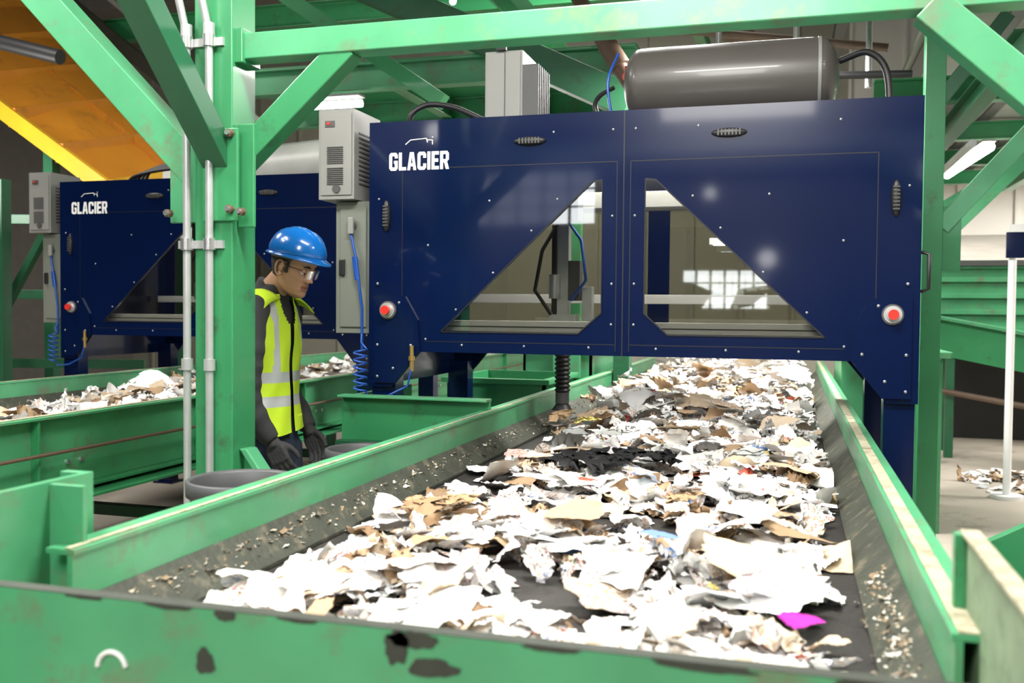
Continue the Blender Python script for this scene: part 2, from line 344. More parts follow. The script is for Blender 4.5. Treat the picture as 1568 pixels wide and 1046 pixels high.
for (x,y,z,s,c,cr,ti,asp,pn,ba) in [
  (-.74,3.50,-.50,.16,BK,1.4,.15,.8,0,1),(-.60,3.45,-.50,.18,BK,1.5,.15,.7,0,1),(-.48,3.52,-.50,.15,BK,1.4,.15,.8,0,1),(-.66,3.38,-.51,.12,BK,1.3,.15,.8,0,1),(-.80,3.42,-.53,.10,BK,1.3,.15,.8,0,1),(-.55,3.60,-.50,.14,BK,1.3,.15,.8,0,1),
  (-.95,2.50,-.54,.12,(.34,.22,.12),1.2,.15,.75,0,1),(-1.0,2.53,-.53,.09,(.42,.28,.16),1.2,.25,.7,0,1),(-.88,2.46,-.52,.07,(.14,.10,.06),1.2,.3,.7,0,1),(-.9,2.56,-.52,.11,(.40,.27,.15),1.2,.2,.7,0,1),
  (.02,1.75,-.53,.032,(.45,.02,.33),.8,.3,.9,0,0),(-.93,1.95,-.52,.04,(.55,.12,.5),.8,.3,.5,.4,0),
  (-.1,2.15,-.53,.11,(.62,.50,.30),.5,.1,.8,0,0),(-.06,2.0,-.53,.08,(.25,.32,.62),.5,.2,.5,.7,0),
  (-1.0,3.5,-.54,.06,(.65,.2,.15),1,.4,.7,.5,0),(-.62,3.0,-.53,.03,(.6,.1,.06),.8,.3,.6,0,0),(-.45,3.15,-.52,.05,(.45,.55,.72),.8,.3,.8,0,0),(-.3,2.3,-.52,.05,(.15,.25,.5),.8,.3,.8,0,0),
  (-.55,2.55,-.54,.12,(.50,.36,.23),.5,.1,.6,0,0),(-.3,2.8,-.53,.10,(.42,.28,.16),.9,.15,.6,0,1),(-.9,4.35,-.48,.09,(.42,.36,.10),1,.3,.6,0,1),(-1.05,4.45,-.47,.11,(.22,.14,.07),1.2,.3,.6,0,1),(-1.0,4.2,-.5,.11,(.10,.085,.07),1.2,.3,.6,0,1),
  (-.90,4.0,-.5,.15,(.40,.41,.40),1.2,.2,.7,0,1),(-.75,4.1,-.5,.12,(.42,.43,.41),1.2,.2,.7,0,1),(-.3,3.9,-.52,.08,(.14,.13,.12),1.3,.3,.7,0,1)]:
    ex.append(((x,y,z),s,c,cr,ti,asp,pn,bool(ba)))
rr_=random.Random(3)
for k in range(46):   # broad flat white sheets lying on top
    y=1.35+2.7*rr_.random()**1.25; x=-1.02+1.05*rr_.random()
    if dens(x,y)<.5: continue
    ex.append(((x,y,-.575+.02*rr_.random()),rr_.uniform(.08,.13),W if rr_.random()<.8 else (.60,.47,.33),rr_.uniform(.6,.95),.10,rr_.uniform(.5,.85),.8 if rr_.random()<.2 else 0,False))
CAP=lambda y:.085 if y<4.0 else .085+min(.2,(y-4.0)*.10)
build_pile('waste_paper_pile',-1.195,.155,1.275,9.2,-.63,3000,hf,dens,11,ex,.028,.10,1300,CAP)
def hf2(x,y): return .09*(1+.4*math.sin(2*y+x))
build_pile('waste_paper_pile.001',-4.37,-3.03,1.5,11,-.63,1500,hf2,lambda x,y:1 if x<-3.15 else .4,5,[],.05,.14,0,lambda y:.18)
def hf3(x,y): return .08*math.exp(-((x-1.85)**2+(y-9.1)**2)/.12)
build_pile('floor_paper_litter',1.4,2.5,8.5,9.6,-1.45,60,hf3,lambda x,y:math.exp(-((x-1.85)**2+(y-9.1)**2)/.12),8,[],.05,.12,0)
# ------------------------------------------------------------ machine
GL={'G':(5,[(1,0),(4,0),(5,1),(5,4.4),(2.8,4.4),(2.8,3.1),(3.3,3.1),(3.3,1.5),(1.7,1.5),(1.7,6.5),(3.3,6.5),(3.3,5.5),(5,5.5),(5,7),(4,8),(1,8),(0,7),(0,1)],[]),
'L':(4.2,[(0,0),(4.2,0),(4.2,1.5),(1.7,1.5),(1.7,8),(0,8)],[]),
'A':(5.2,[(0,0),(1.6,0),(1.9,1.7),(3.3,1.7),(3.6,0),(5.2,0),(3.7,8),(1.5,8)],[[(2.1,3.1),(3.1,3.1),(2.6,6.2)]]),
'C':(5,[(1,0),(4,0),(5,1),(5,2.8),(3.3,2.8),(3.3,1.5),(1.7,1.5),(1.7,6.5),(3.3,6.5),(3.3,5.3),(5,5.3),(5,7),(4,8),(1,8),(0,7),(0,1)],[]),
'I':(1.7,[(0,0),(1.7,0),(1.7,8),(0,8)],[]),
'E':(4.2,[(0,0),(4.2,0),(4.2,1.5),(1.7,1.5),(1.7,3.3),(3.8,3.3),(3.8,4.8),(1.7,4.8),(1.7,6.5),(4.2,6.5),(4.2,8),(0,8)],[]),
'R':(5.1,[(0,0),(1.7,0),(1.7,3),(2.3,3),(3.3,0),(5.1,0),(4.0,3.4),(5,4.2),(5,7),(4,8),(0,8)],[[(1.7,4.4),(3.3,4.4),(3.3,6.6),(1.7,6.6)]])}
def build_machine(ox,oy):
    root=empty('sorting_robot_enclosure'); b=MB(); hw=1.22
    outer=[(-hw,.882),(hw,.882),(hw,-.37),(1.10,-.37),(.96,-.20),(-.96,-.20),(-1.10,-.37),(-hw,-.37)]
    wr=[(.095,.58),(.14,.575),(.854,-.104),(.20,-.104),(.095,-.01)]
    wlft=[(-x,z) for x,z in wr][::-1]
    b.prism(outer,[wr,wlft],XZ(0),.02,NAVY)
    bk=[(.06,.68),(1.12,.68),(1.12,-.13),(.06,-.13)]
    b.prism(outer,[bk,[(-x,z) for x,z in bk][::-1]],XZ(1.18),.02,NAVY)
    b.box(-hw,hw,.02,1.18,.862,.882,NAVY)
    for s in(-1,1): b.box(min(s*hw,s*(hw-.02)),max(s*hw,s*(hw-.02)),.02,1.18,-.37,.862,NAVY)
    for w in(wr,wlft):
        b.prism(w,[],XZ(.006),.004,GLASS)
        for i in range(len(w)):
            p=w[i];q=w[(i+1)%len(w)]; b.beam((p[0],-.002,p[1]),(q[0],-.002,q[1]),.004,.006,NAVYD)
    for hb_ in(bk,[(-x,z) for x,z in bk][::-1]): b.prism(hb_,[],XZ(1.186),.004,GLASS)
    b.box(-.003,.003,-.0015,.0,-.2,.88,NAVYD)
    for s in(-1,1):
        b.box(s*.03-.002,s*.03+.002,-.0012,0,-.18,.66,NAVYD); b.box(min(s*.03,s*1.05),max(s*.03,s*1.05),-.0012,0,.657,.661,NAVYD)
        b.box(min(s*.03,s*.93),max(s*.03,s*.93),-.0012,0,-.152,-.148,NAVYD)
        b.box(s*1.05-.002,s*1.05+.002,-.0012,0,.05,.66,NAVYD)
        ear=[(s*1.19,.07),(s*1.03,.06),(s*.965,-.05),(s*.955,-.195),(s*1.08,-.35),(s*1.19,-.35)]
        b.prism(ear,[],XZ(-.012),.012,NAVY)
        b.box(min(s*1.09,s*1.21),max(s*1.09,s*1.21),.0201,.12,-1.45,-.30,NAVY); b.box(min(s*1.09,s*1.21),max(s*1.09,s*1.21),1.08,1.1799,-1.45,-.30,NAVY)
        for yy in(.07,1.13): b.box(s*1.15-.09,s*1.15+.09,yy-.08,yy+.08,-1.45,-1.435,NAVY)
        cx=s*1.115; z=-.005
        b.cyl((cx,-.013,z),(cx,-.020,z),.043,GREYD,24); b.cyl((cx,-.02,z),(cx,-.026,z),.036,STEEL,24)
        b.cyl((cx,-.02,z),(cx,-.034,z),.026,STEEL,24); b.cyl((cx,-.03,z),(cx,-.058,z),.019,RED,24,.021)
    def bolt(x,z): b.ell((x,-.001,z),(.006,.004,.006),BOLT,10,6)
    for s in(-1,1):
        for x,z in[(.05,.80),(.05,.42),(.05,.12),(.05,-.06),(.32,.80),(.90,.80),(1.17,.52),(.42,.36),(.60,.17),(.78,.0),(.30,.50),(.15,-.165),(.45,-.165),(.75,-.165),(.93,-.14),(.62,.50),(.92,.30)]: bolt(s*x,z)
        for x,z in[(1.17,.12),(1.06,.03),(1.0,-.17),(1.17,-.17),(1.09,-.28),(1.17,-.32)]: b.ell((s*x,-.013,z),(.007,.004,.007),BOLT,10,6)
    def pull(x,z,vert):
        r=(.02,.016,.075) if vert else (.075,.016,.02)
        b.ell((x,-.004,z),r,BLACK,20,12)
        for k in range(-3,4):
            if vert: b.box(x-.013,x+.013,-.021,-.012,z+k*.015-.003,z+k*.015+.003,GREYD)
            else: b.box(x+k*.015-.003,x+k*.015+.003,-.021,-.012,z-.013,z+.013,GREYD)
    pull(-.43,.765,0); pull(.45,.765,0); pull(-1.13,.44,1); pull(1.12,.47,1)
    b.tube([(1.225,.02,.25),(1.25,.0,.24),(1.25,.0,.10),(1.225,.02,.09)],.008,BLACK,8)
    b.obj('cabinet_body',.0,root,off=(ox,oy))
    b=MB()
    b.box(-1.0,1.0,.07,.11,-.10,-.05,ALU); b.box(-1.0,1.0,.065,.071,-.08,-.075,GREYD)
    b.box(-1.15,1.15,1.0,1.04,.04,.09,ALU); b.box(-1.15,1.15,.8,.84,-.10,-.06,ALU)
    b.box(-1.19,1.19,.60,.68,.52,.60,ALU); b.box(-1.19,1.19,.60,.61,.50,.52,GREYD)
    ax=-.39
    b.box(ax-.08,ax+.08,.48,.60,.45,.66,GREYD); b.box(ax-.03,ax+.03,.50,.56,-.12,.60,STEEL); b.box(ax-.055,ax-.03,.49,.53,-.10,.5,BLACK)
    b.box(ax-.06,ax+.07,.47,.58,-.15,-.02,STEEL); b.cyl((ax-.04,.5,.06),(ax-.04,.5,.18),.03,STEEL); b.box(ax+.03,ax+.09,.49,.55,.05,.25,GREYD); b.box(ax+.10,ax+.15,.5,.56,-.08,.12,STEEL)
    b.tube([(ax+.05,.47,.05),(ax+.13,.45,.15),(ax+.1,.47,.35),(ax,.5,.48)],.008,BLUEH,8); b.tube([(ax-.05,.47,-.02),(ax-.13,.45,.1),(ax-.1,.47,.3),(ax-.02,.5,.45)],.01,BLACK,8)
    for k in range(12): z0=-.15-k*.022; b.tube([(ax,.52,z0),(ax,.52,z0-.011),(ax,.52,z0-.022)],[.032,.042,.032],BLACK,18)
    b.cyl((ax,.52,-.414),(ax,.52,-.47),.035,GREYD,18); b.tube([(ax,.52,-.47),(ax,.52,-.505)],[.03,.055],BLACK,18)
    b.box(.3,.75,.9,.98,.35,.385,ALU)
    b.box(.32,.73,.89,.905,.345,.352,emat('enclosure_led_strip',(.7,.85,1),6))
    b.obj('robot_arm_gantry',.002,root,off=(ox,oy))
    b=MB(); xx=-1.118; ux=.30/34.6; uz=.084/8
    for ch in 'GLACIER':
        wd,o_,h_=GL[ch]; b.prism([(xx+p[0]*ux,.652+p[1]*uz) for p in o_],[[(xx+p[0]*ux,.652+p[1]*uz) for p in hh] for hh in h_],XZ(-.002),.002,WHITE); xx+=(wd+.7)*ux
    b.obj('logo_lettering',0,root,off=(ox,oy))
    b=MB()
    def ln(P): 
        for p,q in zip(P[:-1],P[1:]): b.beam((p[0],-.001,p[1]),(q[0],-.001,q[1]),.002,.005,WHITE,(0,1,0)) if False else b.tube([(p[0],-.002,p[1]),(q[0],-.002,q[1])],.0026,WHITE,6)
    ln([(-1.035,.772),(-1.01,.792),(-.93,.797),(-.925,.778)]); ln([(-.93,.790),(-.900,.788),(-.900,.768)])
    b.obj('logo_arm_mark',0,root,off=(ox,oy))
    b=MB()
    b.box(-1.425,-1.235,.06,.35,-.12,.52,GREYO); b.box(-1.40,-1.26,.052,.06,-.09,.49,GREYO)
    b.cyl((-1.33,.05,.40),(-1.33,.03,.40),.02,GREYD); b.box(-1.345,-1.315,.02,.04,.36,.44,GREY); b.box(-1.40,-1.37,.04,.052,.16,.24,BLACK)
    b.tube([(-1.35,.045,.42),(-1.30,.02,.25),(-1.27,.03,.0),(-1.27,.03,-.2)],.007,BLUEH,8); b.tube([(-1.31,.03,.25),(-1.295,.03,.14)],.014,BLUEH,8)
    b.obj('control_cabinet',.006,root,off=(ox,oy))
    b=MB()
    b.box(-1.487,-1.30,.0,.30,.525,.955,GREY); b.box(-1.475,-1.312,-.006,0,.545,.935,GREY)
    for k in range(2):
        zc=.655+k*.10-.02
        for j in range(9): b.box(-1.44,-1.355,-.011,-.006,zc-.04+j*.0095,zc-.035+j*.0095,GREYD)
    b.box(-1.45,-1.40,-.010,-.006,.87,.90,GREYD); b.box(-1.44,-1.42,-.013,-.010,.88,.893,RED); b.cyl((-1.39,-.006,.575),(-1.39,-.012,.575),.02,GREYD)
    for j in range(12): b.box(-1.30,-1.297,.05,.25,.60+j*.022,.61+j*.022,GREYD)
    b.obj('cabinet_air_conditioner',.006,root,off=(ox,oy))
    b=MB(); pts=[]
    for k in range(0,181):
        a=k*2*math.pi*6/180; pts.append((-1.24+.03*math.cos(a),-.05+.03*math.sin(a),-.19-.2*k/180))
    b.tube([(-1.27,.03,-.12),(-1.25,-.02,-.16)]+pts+[(-1.20,-.06,-.42),(-1.10,-.06,-.41),(-1.0,-.05,-.36),(-.985,-.04,-.28),(-.985,-.04,-.2)],.005,BLUEH,7)
    b.cyl((-.985,-.035,-.29),(-.985,-.035,-.17),.010,BRASS,10); b.cyl((-.985,-.035,-.24),(-.985,-.035,-.22),.016,BRASS,6)
    b.obj('coiled_air_hose',0,root,off=(ox,oy))
    return root
build_machine(-.7175,4.2); build_machine(-3.79,5.66)
# ------------------------------------------------------------ on top of machine
b=MB()
yc=4.85; zc=1.13;r=.185
pts=[];rs_=[]
for k in range(9): a=math.pi/2*k/8; pts.append((-.74-.09*math.cos(a),yc,zc)); rs_.append(max(.004,r*math.sin(a)))
for k in range(9): a=math.pi/2*(1-k/8); pts.append((.11+.09*math.cos(a),yc,zc)); rs_.append(max(.004,r*math.sin(a)))
b.tube(pts,rs_,TANKM,32)
for x in(-.62,.0):
    b.box(x-.03,x+.03,yc-.12,yc+.12,.884,.96,TANKM)
b.cyl((.1,yc,zc),(.115,yc,zc),r+.003,GREY,32)
b.cyl((-.55,yc-.1,.90),(-.55,yc-.1,.99),.03,STEEL)
b.obj('compressed_air_tank')
b=MB(); b.box(-1.46,-1.27,4.5,4.75,.885,1.26,GREY); b.box(-1.45,-1.28,4.493,4.5,.9,1.25,GREY); b.box(-1.36,-1.355,4.489,4.493,.9,1.25,GREYD)
for k in range(7): b.box(-1.27,-1.19,4.5+k*.035,4.51+k*.035,.90,1.19,GREYD)
b.box(-1.40,-1.35,4.48,4.5,1.26,1.29,BLACK)
b.obj('drive_controller_box',.004)
def arc(pts,n=6):
    P=[Vector(p) for p in pts]; P=[P[0]*2-P[1]]+P+[P[-1]*2-P[-2]]; o=[]
    for i in range(1,len(P)-2):
        for k in range(n):
            t=k/n; a,b_,c,d=P[i-1],P[i],P[i+1],P[i+2]
            o.append(.5*((2*b_)+(c-a)*t+(2*a-5*b_+4*c-d)*t*t+(3*b_-a-3*c+d)*t**3))
    o.append(P[-2]); return o
b=MB()
b.tube(arc([(-1.85,4.5,.885),(-1.84,4.48,.97),(-1.76,4.5,1.02),(-1.62,4.5,1.0),(-1.465,4.5,.93)]),.014,BLACK,10)
b.tube(arc([(.2,4.85,1.2),(.32,4.8,1.22),(.40,4.75,1.12),(.42,4.72,.89)]),.016,BLACK,10)
b.tube(arc([(-.86,4.7,1.1),(-.92,4.65,1.05),(-.93,4.6,.98),(-.88,4.6,.89)]),.012,BLACK,10); b.tube(arc([(-.83,4.65,1.25),(-.87,4.6,1.1),(-.84,4.6,.885)]),.007,BLUEH,8)
b.obj('pneumatic_hoses')
b=MB()
b.tube([(-1.75,6.3,2.7),(-1.2,6.1,1.75),(-.95,6.0,1.35),(-.9,5.99,1.2),(-.9,5.99,.95)],.05,PIPE,14)
b.cyl((-1.16,6.08,1.70),(-1.06,6.05,1.54),.065,PIPE); b.cyl((-1.0,5.92,1.45),(-1.0,6.1,1.45),.03,RED); b.cyl((-1.0,5.91,1.39),(-1.0,5.91,1.51),.012,RED)
DUCT=pmat('duct_grey',(.30,.28,.27),.4)
b.tube([(-3.2,7.6,3.3),(-1.0,7.2,3.0),(3.8,7.0,2.6)],.12,DUCT,14); b.tube([(-1.0,9,2.9),(3.8,9,2.6)],.2,DUCT,16); b.tube([(-1.4,6.6,2.6),(-.4,8,2.2),(-.4,14,2.2)],.1,PIPE,14)
b.tube([(-3,5.8,2.5),(3.8,5.8,2.4)],.03,pmat('white_pipe',(.6,.6,.58),.4),12); b.tube([(-1.6,7.2,2.2),(.6,7.0,1.8)],.03,PIPE,12); b.tube([(-.6,6.5,1.55),(.7,6.5,1.5)],.025,BLACK,10)
for x in(-.5,.0,.45): b.cyl((x,6.6,3),(x,6.6,1.45),.02,STEEL,8)
b.obj('overhead_piping')
# ------------------------------------------------------------ support frame
b=MB()
px0,px1,py0,py1=-2.02,-1.87,2.93,3.08
b.box(px0,px1,py0,py1,-1.45,3.0,GREEN)
b.box(px0-.07,px1+.07,py0-.07,py1+.07,-1.45,-1.43,GREEN)
b.prism([(px1,-.5),(px1+.03,-.5),(px1+.31,-.87),(px1+.27,-.87)],[],XZ(2.97),.07,GREEN2); b.prism([(px1,-.52),(px1+.28,-.87),(px1,-.87)],[],XZ(3.0),.012,GREEN)
b.box(px0+.12,1.25,2.96,3.05,.865,.955,GREEN2)
b.box(px1-.01,px1+.03,2.945,3.065,.85,.97,GREEN)
b.box(1.08,1.23,2.93,3.08,-1.45,3.0,GREEN)
def brace(p0,p1,w=.085,m=GREEN,up=(0,1,0)): b.beam(p0,p1,w,w*.9,m,up)
brace((-1.90,3.005,.50),(-1.46,3.005,.89),.09)
brace((.36,3.0,.88),(1.12,3.0,.16),.10,GREEN2)
brace((-1.98,3.005,.42),(-3.3,3.005,1.74),.12,GREEN2)
b.beam((-1.93,3.0,.46),(-1.93,1.3,2.16),.085,.10,DGREEN,(1,0,0))
b.box(-1.865,-1.80,2.955,2.97,.28,.64,GREEN); b.box(-2.14,-2.02,2.955,2.97,.30,.60,GREEN2); b.box(-1.98,-1.84,2.915,2.93,.30,.62,GREEN)
for x,z in[(-2.11,.33),(-1.865,.60),(-1.865,.34),(-1.82,.33)]:
    b.cyl((x,2.915,z),(x,2.895,z),.015,PIPE,6); b.cyl((x,2.90,z),(x,2.885,z),.009,CHROME,8)
b.beam((-1.95,-2,2.2),(-1.95,12,2.2),.12,.15,GREEN); b.beam((1.15,-2,2.2),(1.15,6.2,2.2),.12,.15,GREEN)
b.ibeam((-6.5,3.0,2.3),(3,3.0,2.3),.14,.2,GREEN)
b.obj('green_steel_support_frame',.004)
b=MB()
for x,r_ in((-2.035,.0135),(-1.945,.0135)):
    b.tube([(x,2.905,-1.4),(x,2.905,.95),(x-.012,2.895,1.02),(x-.02,2.88,1.09),(x-.02,2.88,2.1)],r_,STEEL,12)
    for z in(.96,-.2): b.cyl((x,2.905,z-.02),(x,2.905,z+.02),.02,STEEL,12)
for z in(.22,.92):
    b.box(-2.08,-1.90,2.918,2.930,z-.014,z+.014,STEEL)
    for x in(-2.035,-1.945): b.cyl((x,2.905,z-.02),(x,2.905,z+.02),.022,CHROME,12)
b.obj('electrical_conduit')
b=MB()
b.box(.72,.83,6.0,6.11,-1.45,3.2,GREEN)
b.beam((.82,6.05,.50),(1.9,6.05,1.75),.10,.09,GREEN2,(0,1,0)); b.box(.83,.93,6.02,6.04,.25,.62,GREEN)
b.beam((.78,6.05,1.2),(1.15,6.05,1.7),.08,.08,DGREEN,(0,1,0))
b.ibeam((.2,6.05,1.85),(5,6.05,1.85),.14,.18,DGREEN); b.ibeam((.6,8.2,1.75),(5,8.2,1.75),.14,.2,GREEN)
b.ibeam((1.25,6.1,1.55),(1.25,14,1.55),.12,.16,DGREEN); b.ibeam((2.7,6.1,1.7),(2.7,14,1.7),.12,.16,GREEN)
b.box(1.0,1.1,8.2,8.3,-1.45,2.2,GREEN)
b.beam((1.05,8.2,.5),(2.2,8.2,1.7),.09,.09,GREEN2,(0,1,0))
b.beam((1.2,10.0,.9),(3.2,10.0,2.15),.12,.12,GREEN2,(0,1,0)); b.box(2.9,3.05,10,10.1,-1.45,2.2,GREEN)
b.tube([(1.3,8,1.3),(1.3,13,1.3)],.03,STEEL,10); b.tube([(1.45,6.6,1.45),(1.9,6.6,1.6),(3,6.6,1.6)],.03,STEEL,10)
for y in(12,14,16): b.ibeam((.95,y,2.08),(8.9,y,2.08),.12,.2,GREEN)
b.obj('steel_bracing_frame',.003)
b=MB(); b.box(.95,8.9,6.3,17.9,2.22,2.27,pmat('deck_underside',(.28,.30,.26),.7))
for x in np.arange(1.0,8.7,.5): b.box(x,x+.12,6.3,17.9,2.2,2.22,GREYD)
b.obj('upper_deck')
b=MB()
b.box(-4.6,-1.1,6.9,11,1.9,1.93,GREEN)
for y in(6.9,8.2,9.5,10.9): b.ibeam((-4.6,y,1.8),(-1.1,y,1.8),.12,.2,GREEN2)
for x in(-3.9,-3.0,-2.1): b.ibeam((x,6.9,1.8),(x,11,1.8),.1,.16,GREEN)
for x in(-4.5,-1.2): b.box(x-.06,x+.06,7.0,7.12,-1.45,1.8,DGREEN)
b.obj('mezzanine_platform',.003)
b=MB()
b.beam((-3.8,6.7,2.75),(-1.1,6.7,1.45),.22,.18,DGREEN,(0,1,0)); b.beam((-3.65,6.6,2.85),(-2.5,6.6,2.3),.03,.03,YEL,(0,1,0))
b.beam((-2.2,5.9,1.35),(-4.2,5.9,2.7),.10,.10,GREEN,(0,1,0))
b.ibeam((-9,4.6,2.75),(4,4.6,2.75),.14,.2,DGREEN); b.ibeam((-9,9.5,3.2),(6,9.5,3.2),.14,.25,GREEN)
for x in(-3.2,-2.4,-.9,.4): b.ibeam((x,4.6,2.5),(x,14,2.9),.1,.14,GREEN if x<0 else GREYD)
b.obj('overhead_beams',.003)
b=MB()
for x,y in((-6.05,6.2),(-7.2,6.8)): b.box(x-.05,x+.05,y-.05,y+.05,-1.45,1.0,DGREEN)
b.box(-6.75,-6.67,6.2,6.28,-1.45,3.0,DGREEN)
for z in(-.5,.1,.75): b.beam((-7.5,6.5,z),(-5.4,7.1,z),.05,.08,DGREEN)
b.beam((-7,6.4,-1.2),(-5.8,6.4,.6),.06,.06,DGREEN,(0,1,0)); b.beam((-5.9,6.35,-.9),(-7.2,6.35,.5),.06,.06,GREEN,(0,1,0))
for z in(.15,.45,.8): b.beam((-6.6,7.4,z),(-6.0,7.4,z-.08),.03,.03,YEL)
b.beam((-6.25,7.4,-.1),(-6.25,7.4,.9),.04,.04,YEL)
b.obj('stair_tower',.003)
b=MB()
F0=Vector((-5.85,7.2,1.04));F1=Vector((-9.0,7.2,3.1));B0=Vector((-6.05,9.4,1.55));B1=Vector((-9.2,9.4,3.95))
nrm=(F1-F0).cross(B0-F0).normalized()
b.add([F0,F1,B1,B0,F0+nrm*.03,F1+nrm*.03,B1+nrm*.03,B0+nrm*.03],[(0,1,2,3),(7,6,5,4),(0,4,5,1),(1,5,6,2),(2,6,7,3),(3,7,4,0)],ORANGE)
for sgn in(-1,1):
    for k in range(0,7):
        t=k/6; b.beam(F0.lerp(F1,t)+nrm*sgn*.04,B0.lerp(B1,t)+nrm*sgn*.04,.06,.10,ORANGE if k else YEL)
b.beam(F0,F1,.07,.14,YEL); b.beam(B0,B1,.07,.14,YEL)
b.beam(F0.lerp(B0,.5),F1.lerp(B1,.5),.04,.16,ORANGE)
b.beam(B0+Vector((.35,-.1,.15)),B1+Vector((.35,-.1,.15)),.10,.14,DARKCHIP); b.beam(B0+Vector((.7,-.1,.3)),B1+Vector((.7,-.1,.3)),.05,.05,STEEL)
b.tube([F0+Vector((.2,-.8,.95)),F1+Vector((-.2,-.8,-.15)),],.06,BLACK,12)
for y in(7.25,9.2): b.box(-6.6,-6.5,y,y+.1,-1.45,1.5,DGREEN)
b.obj('orange_inclined_chute')
b=MB(); b.tube([(-5.2,7.3,1.1),(-3.0,7.3,1.25)],.22,pmat('duct_white',(.5,.5,.47),.4),20)
for k in range(5): b.tube(arc([(-4.8,6.1+k*.05,.885),(-4.7,6.1+k*.05,.98+.02*k),(-4.3,6.15+k*.05,1.02+.02*k),(-3.95,6.2+k*.05,.885)]),.012,GREYD if k%2 else BLACK,8)
b.obj('ventilation_duct')
TUBE=emat('fluorescent_tube',(1,.98,.92),20)
def fluo(name,p0,p1,r=.028):
    b=MB(); b.beam(Vector(p0)+Vector((0,0,.06)),Vector(p1)+Vector((0,0,.06)),.12,.02,GREY); b.tube([p0,p1],r,TUBE,10); b.obj(name)
fluo('fluorescent_lamp',(1.79,10.1,1.60),(1.69,12.0,1.60),.05); fluo('fluorescent_lamp.001',(-3.65,6.75,1.57),(-3.18,6.75,1.57)); fluo('fluorescent_lamp.002',(2.55,9.3,1.95),(2.5,10.6,1.95),.05); fluo('fluorescent_lamp.003',(-2.9,9,1.6),(-1.9,9,1.6)); fluo('fluorescent_lamp.004',(-2.9,8,2.7),(-2.3,6.5,2.7))
# ------------------------------------------------------------ right background
b=MB()
b.prism([(.33,-1.45),(.96,-1.45),(.96,-.30),(.33,-.30)],[],XZ(6.8),.02,GREEN2); b.box(.94,.96,6.82,7.9,-1.45,-.30,GREEN); b.box(.33,.35,6.82,7.9,-1.45,-.30,GREEN); b.box(.33,.96,7.88,7.9,-1.45,-.3,GREEN)
b.beam((.30,6.77,-.27),(1.0,6.77,-.27),.07,.04,GREEN2); b.beam((.98,6.77,-.27),(.98,7.9,-.27),.07,.04,GREEN2)
b.beam((.62,6.79,-1.45),(.62,6.79,-.30),.03,.05,GREEN); b.box(.70,.78,6.79,6.8,-.62,-.5,CREAM)
b.obj('green_chute_hopper',.003)
b=MB()
b.box(1.35,7,11.0,11.06,-.15,.50,GREEN2)
for z in(-.15,.02,.19,.36,.5): b.box(1.33,7,10.94,11.0,z-.025,z+.025,GREEN2)
b.box(1.33,7,10.9,11.1,.5,.56,GREYD); b.prism([(10.9,.56),(12.6,.95),(12.6,.5),(11,.5)],[],YZ(1.35),5.5,pmat('dusty_cover',(.62,.56,.5),.8))
for x in(1.5,3.2,5): b.box(x,x+.12,11.0,11.1,-1.45,-.15,DGREEN)
b.obj('ribbed_green_container',.004)
b=MB()
b.add([(1.25,10.6,-.02),(4.2,8.6,-.62),(4.2,8.6,-.95),(1.25,10.6,-.38),(1.25,10.63,-.02),(4.2,8.63,-.62),(4.2,8.63,-.95),(1.25,10.63,-.38)],[(0,1,2,3),(7,6,5,4),(0,4,5,1),(3,2,6,7),(0,3,7,4),(1,5,6,2)],GREEN)
b.beam((1.25,10.55,-.0),(4.2,8.55,-.60),.12,.03,GREEN2); b.beam((1.5,10.8,-.25),(4.4,9.0,-.8),.4,.02,BELT)
for t in(.1,.45,.8):
    x=1.25+2.95*t;y=10.6-2*t; b.box(x-.04,x+.04,y+.05,y+.13,-1.45,-.3-.6*t,DGREEN)
b.tube([(1.3,10.5,-.75),(4.2,8.6,-1.15)],.03,PIPE,10)
b.box(1.4,4.5,12.2,12.3,-1.45,-.3,BLACK)
b.obj('inclined_side_conveyor',.003)
b=MB(); b.cyl((1.655,8.3,-1.45),(1.655,8.3,.60),.03,WHITE,14); b.box(1.60,2.0,8.25,8.27,.44,.64,NAVY); b.box(1.62,1.75,8.24,8.26,.64,.70,WHITE); b.cyl((1.655,8.3,-1.45),(1.655,8.3,-1.42),.12,WHITE,18)
b.obj('sign_post')
def openbox(b,x0,x1,y0,y1,z0,z1,m):
    b.box(x0,x1,y0,y0+.02,z0,z1,m); b.box(x0,x1,y1-.02,y1,z0,z1,m); b.box(x0,x0+.02,y0,y1,z0,z1,m); b.box(x1-.02,x1,y0,y1,z0,z1,m); b.box(x0,x1,y0,y1,z0,z0+.02,m)
    b.box(x0-.03,x1+.03,y0-.03,y0,z1-.03,z1,m); b.box(x1,x1+.03,y0,y1,z1-.03,z1,m)
b=MB(); openbox(b,-2.05,-1.42,5.6,6.4,-1.45,-.42,GREEN); b.obj('green_waste_bin')
b=MB(); openbox(b,-1.95,-1.42,7.0,8.0,-1.45,-.28,GREEN2); b.box(-1.7,-1.5,6.93,7.0,-.5,.8,GREEN2); b.obj('green_waste_bin.001')
def barrel(name,x,y,r,top):
    b=MB(); N=40
    def ring(rr,z): return [(x+rr*math.cos(2*math.pi*k/N),y+rr*math.sin(2*math.pi*k/N),z) for k in range(N)]
    b.loft([ring(r*.82,-1.45),ring(r*.96,top-.05),ring(r*.97,top-.05),ring(r*1.04,top-.045),ring(r*1.05,top),ring(r*1.0,top+.004),ring(r*.95,top-.005),ring(r*.92,top-.06),ring(r*.78,-1.40)],BIN)
    return b.obj(name)
barrel('grey_waste_barrel',-1.62,2.60,.165,-.53); barrel('grey_waste_barrel.001',-1.60,3.44,.15,-.55)
